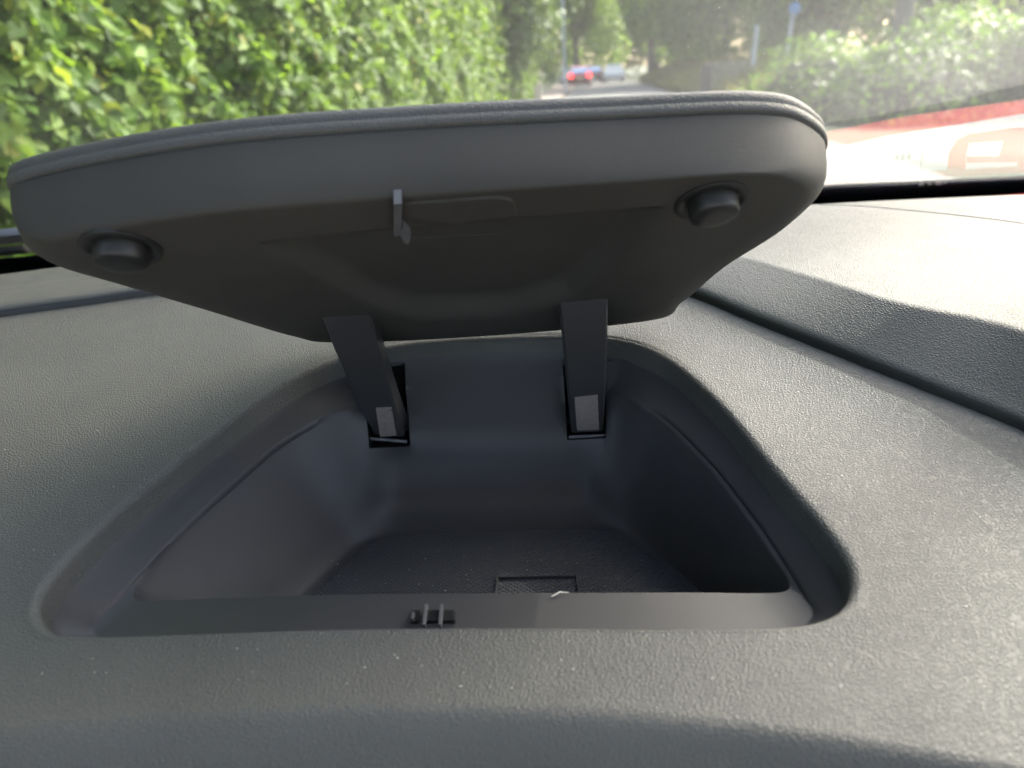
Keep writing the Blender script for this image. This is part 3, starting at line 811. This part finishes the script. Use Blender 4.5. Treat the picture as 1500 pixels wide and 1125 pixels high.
put('mid', 80, 6, 1.5, 4.0, 'mid green tree behind the silver car')
put('light', 50, 8.3, 1.5, 5.1, 'yellow green tree leaning over the right verge')
put('mid', 58, 12, 1.8, .4, 'mid green tree behind the hay coloured verge')
put('light', 44, 13, 1.45, 3.3, 'yellow green tree behind the wire fence and timber post')
put('mid', 38, 10.5, 1.05, 1.2, 'mid green tree standing left of the blue sign')
put('mid', 34, 13.5, 1.15, 4.4, 'mid green tree directly behind the blue sign pole')
put('dark', 31, 18, 1.1, 2.6, 'dark tree above the middle of the bramble bush')
put('mid', 27, 20, .95, .1, 'mid green tree above the right end of the bramble bush')
put('light', 110, 9, 2.0, .5, 'pale tree in the distance above the cars')
put('mid', 100, -9, 2.0, 1.5, 'large mid green tree in the far left distance')
put('dark', 75, 19, 2.2, 5.6, 'dark tree in the distance right of the road')
put('mid', 55, 26, 1.7, 3.6, 'mid green tree in the far right distance')

for i in range(9):
    a = -.22+.085*i; s_ = 118+random.uniform(-8, 14)
    put(['mid', 'light', 'dark'][i % 3], s_, s_*math.tan(a), 1.9+.35*random.random(), random.random()*6,
        'tree of the far woodland closing the view beyond the cars')['group'] = 'far woodland beyond the cars'
def overhang():
    bpt = SD*(15/math.cos(SUN_EL))+Vector((.06, .17, -.18+H))                  # the crown's lower edge lets the sun in from the right
    rv = Vector((math.cos(SUN_AZ), -math.sin(SUN_AZ), 0)); uv = rv.cross(-SD).normalized()
    if uv.z < 0: uv.negate()
    c = bpt+(rv*-.7+uv*.71)*2.16
    tr_ = gpos(1312, 17.5); root = tag(empty('roadside_tree', tuple(tr_)), 'tall grey trunked tree rising behind the middle of the bramble bush', 'tree'); I = Matrix.Translation(-tr_)
    bm = bmesh.new(); add_cyl(bm, tr_, tr_+Vector((-.2, -.2, 6)), .22, .16, 12); add_cyl(bm, tr_+Vector((-.2, -.2, 5.9)), c+Vector((0, 0, .5)), .2, .08, 10)
    for k in range(7): add_cyl(bm, tr_.lerp(c, .55+.05*k)+Vector((0, 0, 1)), c+Vector((random.uniform(-1.6, 1.6), random.uniform(-1.6, 1.6), random.uniform(-.6, 1.6))), .07, .02, 6)
    o = bm_obj('trunk', bm, M['bark'], root); o.matrix_parent_inverse = I
    n_ = 15000; d = rng.normal(0, 1, (n_, 3)); d /= np.linalg.norm(d, axis=1)[:, None]
    P_ = np.array(c)+d*(2.5*rng.power(2.2, n_))[:, None]*(1+.05*np.sin(d[:, :1]*9)*np.sin(d[:, 1:2]*11))
    o = leaf_mesh('crown', P_, d+np.array((0, 0, .4)), np.full(n_, .2), M['lA'], root); o.matrix_parent_inverse = I
# bramble bush on the right
def bush(name, label, cat, lobes, n, leaf, lm, core, group=None):
    c = sum((Vector(l[0]) for l in lobes), Vector())/len(lobes); root = tag(empty(name, (c.x, c.y, 0)), label, cat, group)
    Ps, Ns = [], []
    wsum = sum(l[1]*l[2] for l in lobes)
    for p, r, h in lobes:
        k = int(n*r*h/wsum); d = rng.normal(0, 1, (k, 3)); d[:, 2] = abs(d[:, 2]); d /= np.linalg.norm(d, axis=1)[:, None]
        q_ = d*rng.uniform(.72, 1.06, k)[:, None]*np.array((r, r, h)); Ps.append(q_+np.array(p)); Ns.append(d+np.array((0, 0, .4)))
    I = Matrix.Translation((-c.x, -c.y, 0))
    P_, N_ = np.concatenate(Ps), np.concatenate(Ns)
    o = leaf_mesh('foliage', P_, N_, np.full(len(P_), leaf), lm, root, hang=.2); o.matrix_parent_inverse = I
    bm = bmesh.new()
    for p, r, h in lobes:
        x = bmesh.ops.create_icosphere(bm, subdivisions=2, radius=1); bmesh.ops.transform(bm, matrix=Matrix.Translation(p) @ Matrix.Diagonal((r*.75, r*.75, h*.75, 1)), verts=x['verts'])
    o = bm_obj('branch_core', bm, core, root); o.matrix_parent_inverse = I
    return root
lob = []
for i in range(16):
    s = random.uniform(15.3, 18.5)-.62*max(0, i-3); l = 5.0+i*.6
    lob.append((tuple(road(s, l)), random.uniform(1.2, 1.9), random.uniform(1.25, 1.75)+.045*i+ (0.1 if i > 3 else 0)))
M['lD'] = leafmat('bramble_leaf', [(0, (.022, .05, .010)), (.4, (.05, .095, .018)), (.75, (.09, .15, .027)), (.95, (.14, .2, .05)), (.985, (.28, .3, .2))], tcol=(.3, .5, .06))
bush('bramble_bush', 'broad tangled bramble bush with pale flowers right of the road', 'bush', lob, 26000, .16, M['lD'], M['twig'])
lob = [(tuple(road(24+i*3.2, 5.1+.35*math.sin(i*2)+.02*i)), 1.1, .95+.15*math.sin(i)) for i in range(12)]
M['lE'] = leafmat('dry_grass', [(0, (.08, .09, .028)), (.5, (.13, .135, .042)), (.95, (.2, .18, .075))], tcol=(.4, .4, .1))
def grass():
    n = 16000; s = rng.uniform(21, 62, n); l = 3.9+rng.uniform(0, 2.6, n)
    P_ = s[:, None]*rd+l[:, None]*lt; P_[:, 2] = rng.uniform(.02, .25, n)+.9*np.clip((l-3.9)/2, 0, 1)*rng.uniform(.1, 1, n)
    N_ = np.tile(np.array((0., -1, .4)), (n, 1))
    o = leaf_mesh('verge_grass', P_, N_, np.full(n, .42), M['lE'], hang=-1.2, wide=.12); return tag(o, 'tall dry yellow grass on the verge right of the road', 'grass', kind='stuff')
grass()

# ------------------------------------------------------------------ street furniture
M['post'] = simple('pale_concrete', (.5, .45, .38), .8, scale=15)
M['galv'] = simple('galvanised_steel', (.5, .52, .52), .5, scale=30)
M['blue'] = simple('blue_sign_face', (.10, .2, .36), .4, scale=5, vary=.05)
M['timber'] = simple('dark_timber', (.09, .075, .06), .85, scale=14, bump=.01)
M['wire'] = simple('grey_wire', (.3, .31, .31), .5, scale=20)
def gpos(px, s):                                             # point on the ground that stands at picture column px, s metres ahead
    d = ray(px, 120); k = s/Vector((d.x, d.y, 0)).dot(RD); return Vector((d.x*k, d.y*k, 0))
overhang()
bm = bmesh.new(); p = gpos(787, 25); p.z = .115; add_box(bm, p+Vector((0, 0, .42)), (.26, .2, .84), None, .03)
tag(bm_obj('bollard', bm, M['post']), 'short pale concrete bollard at the pavement edge by the hedge', 'bollard')
bm = bmesh.new(); p = gpos(828, 46); add_cyl(bm, p, p+Vector((-.05, 0, 7.5)), .075, .05, 10); root = tag(empty('lamp_post', tuple(p)), 'slim pale lamp post behind the cars at left of road', 'lamp post')
o = bm_obj('post', bm, M['galv'], root); o.matrix_parent_inverse = Matrix.Translation(-p)
bm = bmesh.new(); add_cyl(bm, p+Vector((-.05, 0, 7.45)), p+Vector((1.0, 0, 7.75)), .04, .03, 8); add_box(bm, p+Vector((1.2, 0, 7.75)), (.55, .2, .1), None, .02)
o = bm_obj('lamp_head', bm, M['galv'], root); o.matrix_parent_inverse = Matrix.Translation(-p)
p = gpos(1145, 24); root = tag(empty('road_sign', tuple(p)), 'small round blue sign on a grey pole beyond the wire fence', 'sign')
I = Matrix.Translation(-p)
bm = bmesh.new(); add_cyl(bm, p, p+Vector((.17, 0, 2.6)), .04, .04, 10); o = bm_obj('pole', bm, M['galv'], root); o.matrix_parent_inverse = I
bm = bmesh.new(); c = p+Vector((.17, -.05, 2.5)); lathe(bm, [(.16, 0), (.165, .01), (.165, .03), (.15, .035)], c, Vector((0, -1, 0))); o = bm_obj('disc', bm, M['blue'], root); o.matrix_parent_inverse = I
p = gpos(1101, 25); bm = bmesh.new(); add_cyl(bm, p, p+Vector((.04, 0, 2.1)), .05, .05, 10); add_cyl(bm, p+Vector((.04, 0, 2.1)), p+Vector((.04, 0, 2.16)), .065, .04, 10)
tag(bm_obj('signless_pole', bm, M['galv']), 'bare grey pole left of the blue sign', 'pole')
p = gpos(1034, 25); root = tag(empty('wire_fence', tuple(p)), 'grey wire mesh fence with a dark timber post beside the verge', 'fence'); I = Matrix.Translation(-p)
bm = bmesh.new(); add_box(bm, p+Vector((0, 0, .57)), (.3, .2, 1.15), None, .02); o = bm_obj('timber_post', bm, M['timber'], root); o.matrix_parent_inverse = I
q_ = gpos(1100, 26); bm = bmesh.new()
for k in range(15): add_cyl(bm, p.lerp(q_, k/14)+Vector((0, 0, .05)), p.lerp(q_, k/14)+Vector((0, 0, 1.2)), .008, .008, 5)
for k in range(8): add_cyl(bm, p+Vector((0, 0, .05+.16*k)), q_+Vector((0, 0, .05+.16*k)), .008, .008, 5)
o = bm_obj('wire_mesh', bm, M['wire'], root); o.matrix_parent_inverse = I
bm = bmesh.new(); add_cyl(bm, q_, q_+Vector((0, 0, 1.6)), .05, .05, 8); o = bm_obj('end_post', bm, M['galv'], root); o.matrix_parent_inverse = I

# ------------------------------------------------------------------ cars far down the road
M['tyre'] = simple('tyre', (.02, .02, .02), .8)
M['carglass'] = simple('car_window', (.75, .78, .78), .06, 1, spec=.8)
M['rim'] = simple('alloy', (.5, .5, .5), .35, 1)
M['chrome'] = simple('pale_plate', (.7, .65, .3), .5)
def paint(name, col):
    m = simple(name, col, .25, scale=3, vary=.04); m.node_tree.nodes['Principled BSDF'].inputs['Coat Weight'].default_value = 1; return m
m, N, L, B = newmat('lit_brake_light'); M['lit'] = m; B.inputs['Base Color'].default_value = (.5, .01, .01, 1); B.inputs['Emission Color'].default_value = (1, .03, .03, 1); B.inputs['Emission Strength'].default_value = 1.6
M['unlit'] = simple('tail_light', (.3, .01, .01), .2)
def car(pos, rz, mat, label, lit=False, w_=1.78, ln=4.2, h_=1.5):
    root = tag(empty('parked_car', tuple(pos), rz), label, 'car', 'cars far down the road')
    # side outline (y along the car, rear at -ln/2), swept across the width with tumblehome
    so = [(-.5, .22), (-.5, .62), (-.485, .95), (.22-.5, 0)]
    body = [(-.49, .2), (-.5, .5), (-.492, .8), (-.47, .93), (-.2, .96), (.18, .95), (.42, .85), (.49, .68), (.5, .4), (.48, .2)]
    V, Fc = loft([[Vector((s*w_/2*k, y*ln*(1 if abs(k) < 1.01 else 1), z)) for y, z in body] for s, k in ((-1, .96), (-1, 1), (1, 1), (1, .96))], closed=True, cap0=True, cap1=True)
    bm = bmesh.new()
    vs = [bm.verts.new(v) for v in V]
    for f in Fc: bm.faces.new([vs[i] for i in f])
    bmesh.ops.recalc_face_normals(bm, faces=bm.faces); bm_obj('body', bm, mat, root, angle=40)
    cab = [(-.46, .93), (-.40, 1.36), (-.34, h_-.03), (-.1, h_), (.06, h_-.05), (.22, .95)]
    bm = bmesh.new(); L0 = [[Vector((s*w_/2*(.93 if z < 1 else .74), y*ln, z)) for y, z in cab] for s in (-1, 1)]
    V, Fc = loft(L0, cap0=True, cap1=True); vs = [bm.verts.new(v) for v in V]
    for f in Fc: bm.faces.new([vs[i] for i in f])
    bmesh.ops.recalc_face_normals(bm, faces=bm.faces); bm_obj('cabin', bm, mat, root, angle=40)
    bm = bmesh.new(); e = .012
    a = [(-.462, 1.0), (-.405, 1.33)]
    vs = [bm.verts.new((s*w_/2*k, y*ln-e*2, z)) for (y, z), k in zip(a, (.84, .66)) for s in (-1, 1)]
    bm.faces.new((vs[0], vs[1], vs[3], vs[2])); bm_obj('rear_window', bm, M['carglass'], root, smooth=False)
    for s in (-1, 1):
        bm = bmesh.new()
        pts = [(-.36, 1.0, .935), (-.33, 1.38, .78), (-.05, h_-.1, .765), (.12, 1.0, .935)]
        vs = [bm.verts.new((s*(w_/2*k+.012), y*ln, z)) for y, z, k in pts]; bm.faces.new(vs if s > 0 else vs[::-1]); bm_obj('side_window', bm, M['carglass'], root, smooth=False)
        bm = bmesh.new(); add_box(bm, Vector((s*w_/2*.82, -ln/2+.02, .80)), (.26, .08, .26), None, .03); bm_obj('tail_light', bm, M['lit'] if lit else M['unlit'], root)
        for y in (-.31, .31):
            bm = bmesh.new(); add_cyl(bm, (s*(w_/2-.2), y*ln, .32), (s*(w_/2+.01), y*ln, .32), .32, .32, 20); t = bm_obj('wheel', bm, M['tyre'], root)
            bm = bmesh.new(); add_cyl(bm, (s*(w_/2), y*ln, .32), (s*(w_/2+.025), y*ln, .32), .2, .18, 16); bm_obj('rim', bm, M['rim'], t)
    bm = bmesh.new(); add_box(bm, Vector((0, -ln/2-.01, .62)), (.52, .02, .12)); bm_obj('number_plate', bm, M['chrome'], root, smooth=False)
    bm = bmesh.new(); add_box(bm, Vector((0, -ln/2-.0, .36)), (w_*.9, .12, .2), None, .03); bm_obj('bumper', bm, M['tyre'], root)
    return root
ra = -math.atan2(RD.x, RD.y)
car(gpos(850, 64), ra, paint('bright_red_paint', (.5, .02, .02)), 'bright red car with lit brake lights and shining rear window', lit=True)
car(gpos(869, 74), ra, paint('dark_red_paint', (.22, .02, .025)), 'dark red car just right of the braking red car')
car(gpos(834, 72), ra, paint('white_paint', (.8, .8, .78)), 'white car behind the bright red car by the lamp post')
car(gpos(899, 72), ra+math.pi, paint('silver_paint', (.5, .51, .53)), 'silver car facing us on the right side of the road')

# ------------------------------------------------------------------ lint on the dashboard
RP = [(q.x+n_.x*.006, q.y+n_.y*.006) for q, n_ in zip(RIM, RN)]
def in_rim(x, y):
    ins = False
    for (x0, y0), (x1, y1) in zip(RP, RP[1:]+RP[:1]):
        if (y0 > y) != (y1 > y) and x < (x1-x0)*(y-y0)/(y1-y0)+x0: ins = not ins
    return ins
bm = bmesh.new()
for _ in range(300):
    px, py = random.uniform(0, 1500), random.uniform(440, 1010)
    p = D0(px, py)
    if in_rim(p.x, p.y): continue
    x, y = p.x, p.y
    if float(np.min(np.hypot(gxy[:, 0]-x, gxy[:, 1]-y))) < .02 or any((Vector((x, y, 0))-Vector((c.x, c.y, 0))).dot(Vector((0, 1, 0))) > 0 and abs(c.x-x) < .006 for c in GL): continue
    speck(bm, Vector((x, y, height(x, y)+.0004)), Vector((0, 0, 1)), random.uniform(.00012, .00035))
for _ in range(60):
    p = onz(random.uniform(450, 960), random.uniform(800, 868), ZF+.003); speck(bm, p, Vector((0, 0, 1)), random.uniform(.00015, .0004))
tag(bm_obj('dust', bm, M['pale'], smooth=False), 'pale specks of dust and lint on the dashboard plastic', 'dust', kind='stuff')
bm = bmesh.new(); a, b = D0(808, 874, -.0235)+UP, D0(833, 868, -.0235)+UP
mid_ = (a+b)/2+Vector((0, .001, .0005)); add_cyl(bm, a, mid_, .00025, .00035, 6); add_cyl(bm, mid_, b, .00035, .00015, 6)
tag(bm_obj('straw_fibre', bm, M['pale']), 'tiny pale straw fibre lying on the front ledge of the bay', 'fibre')
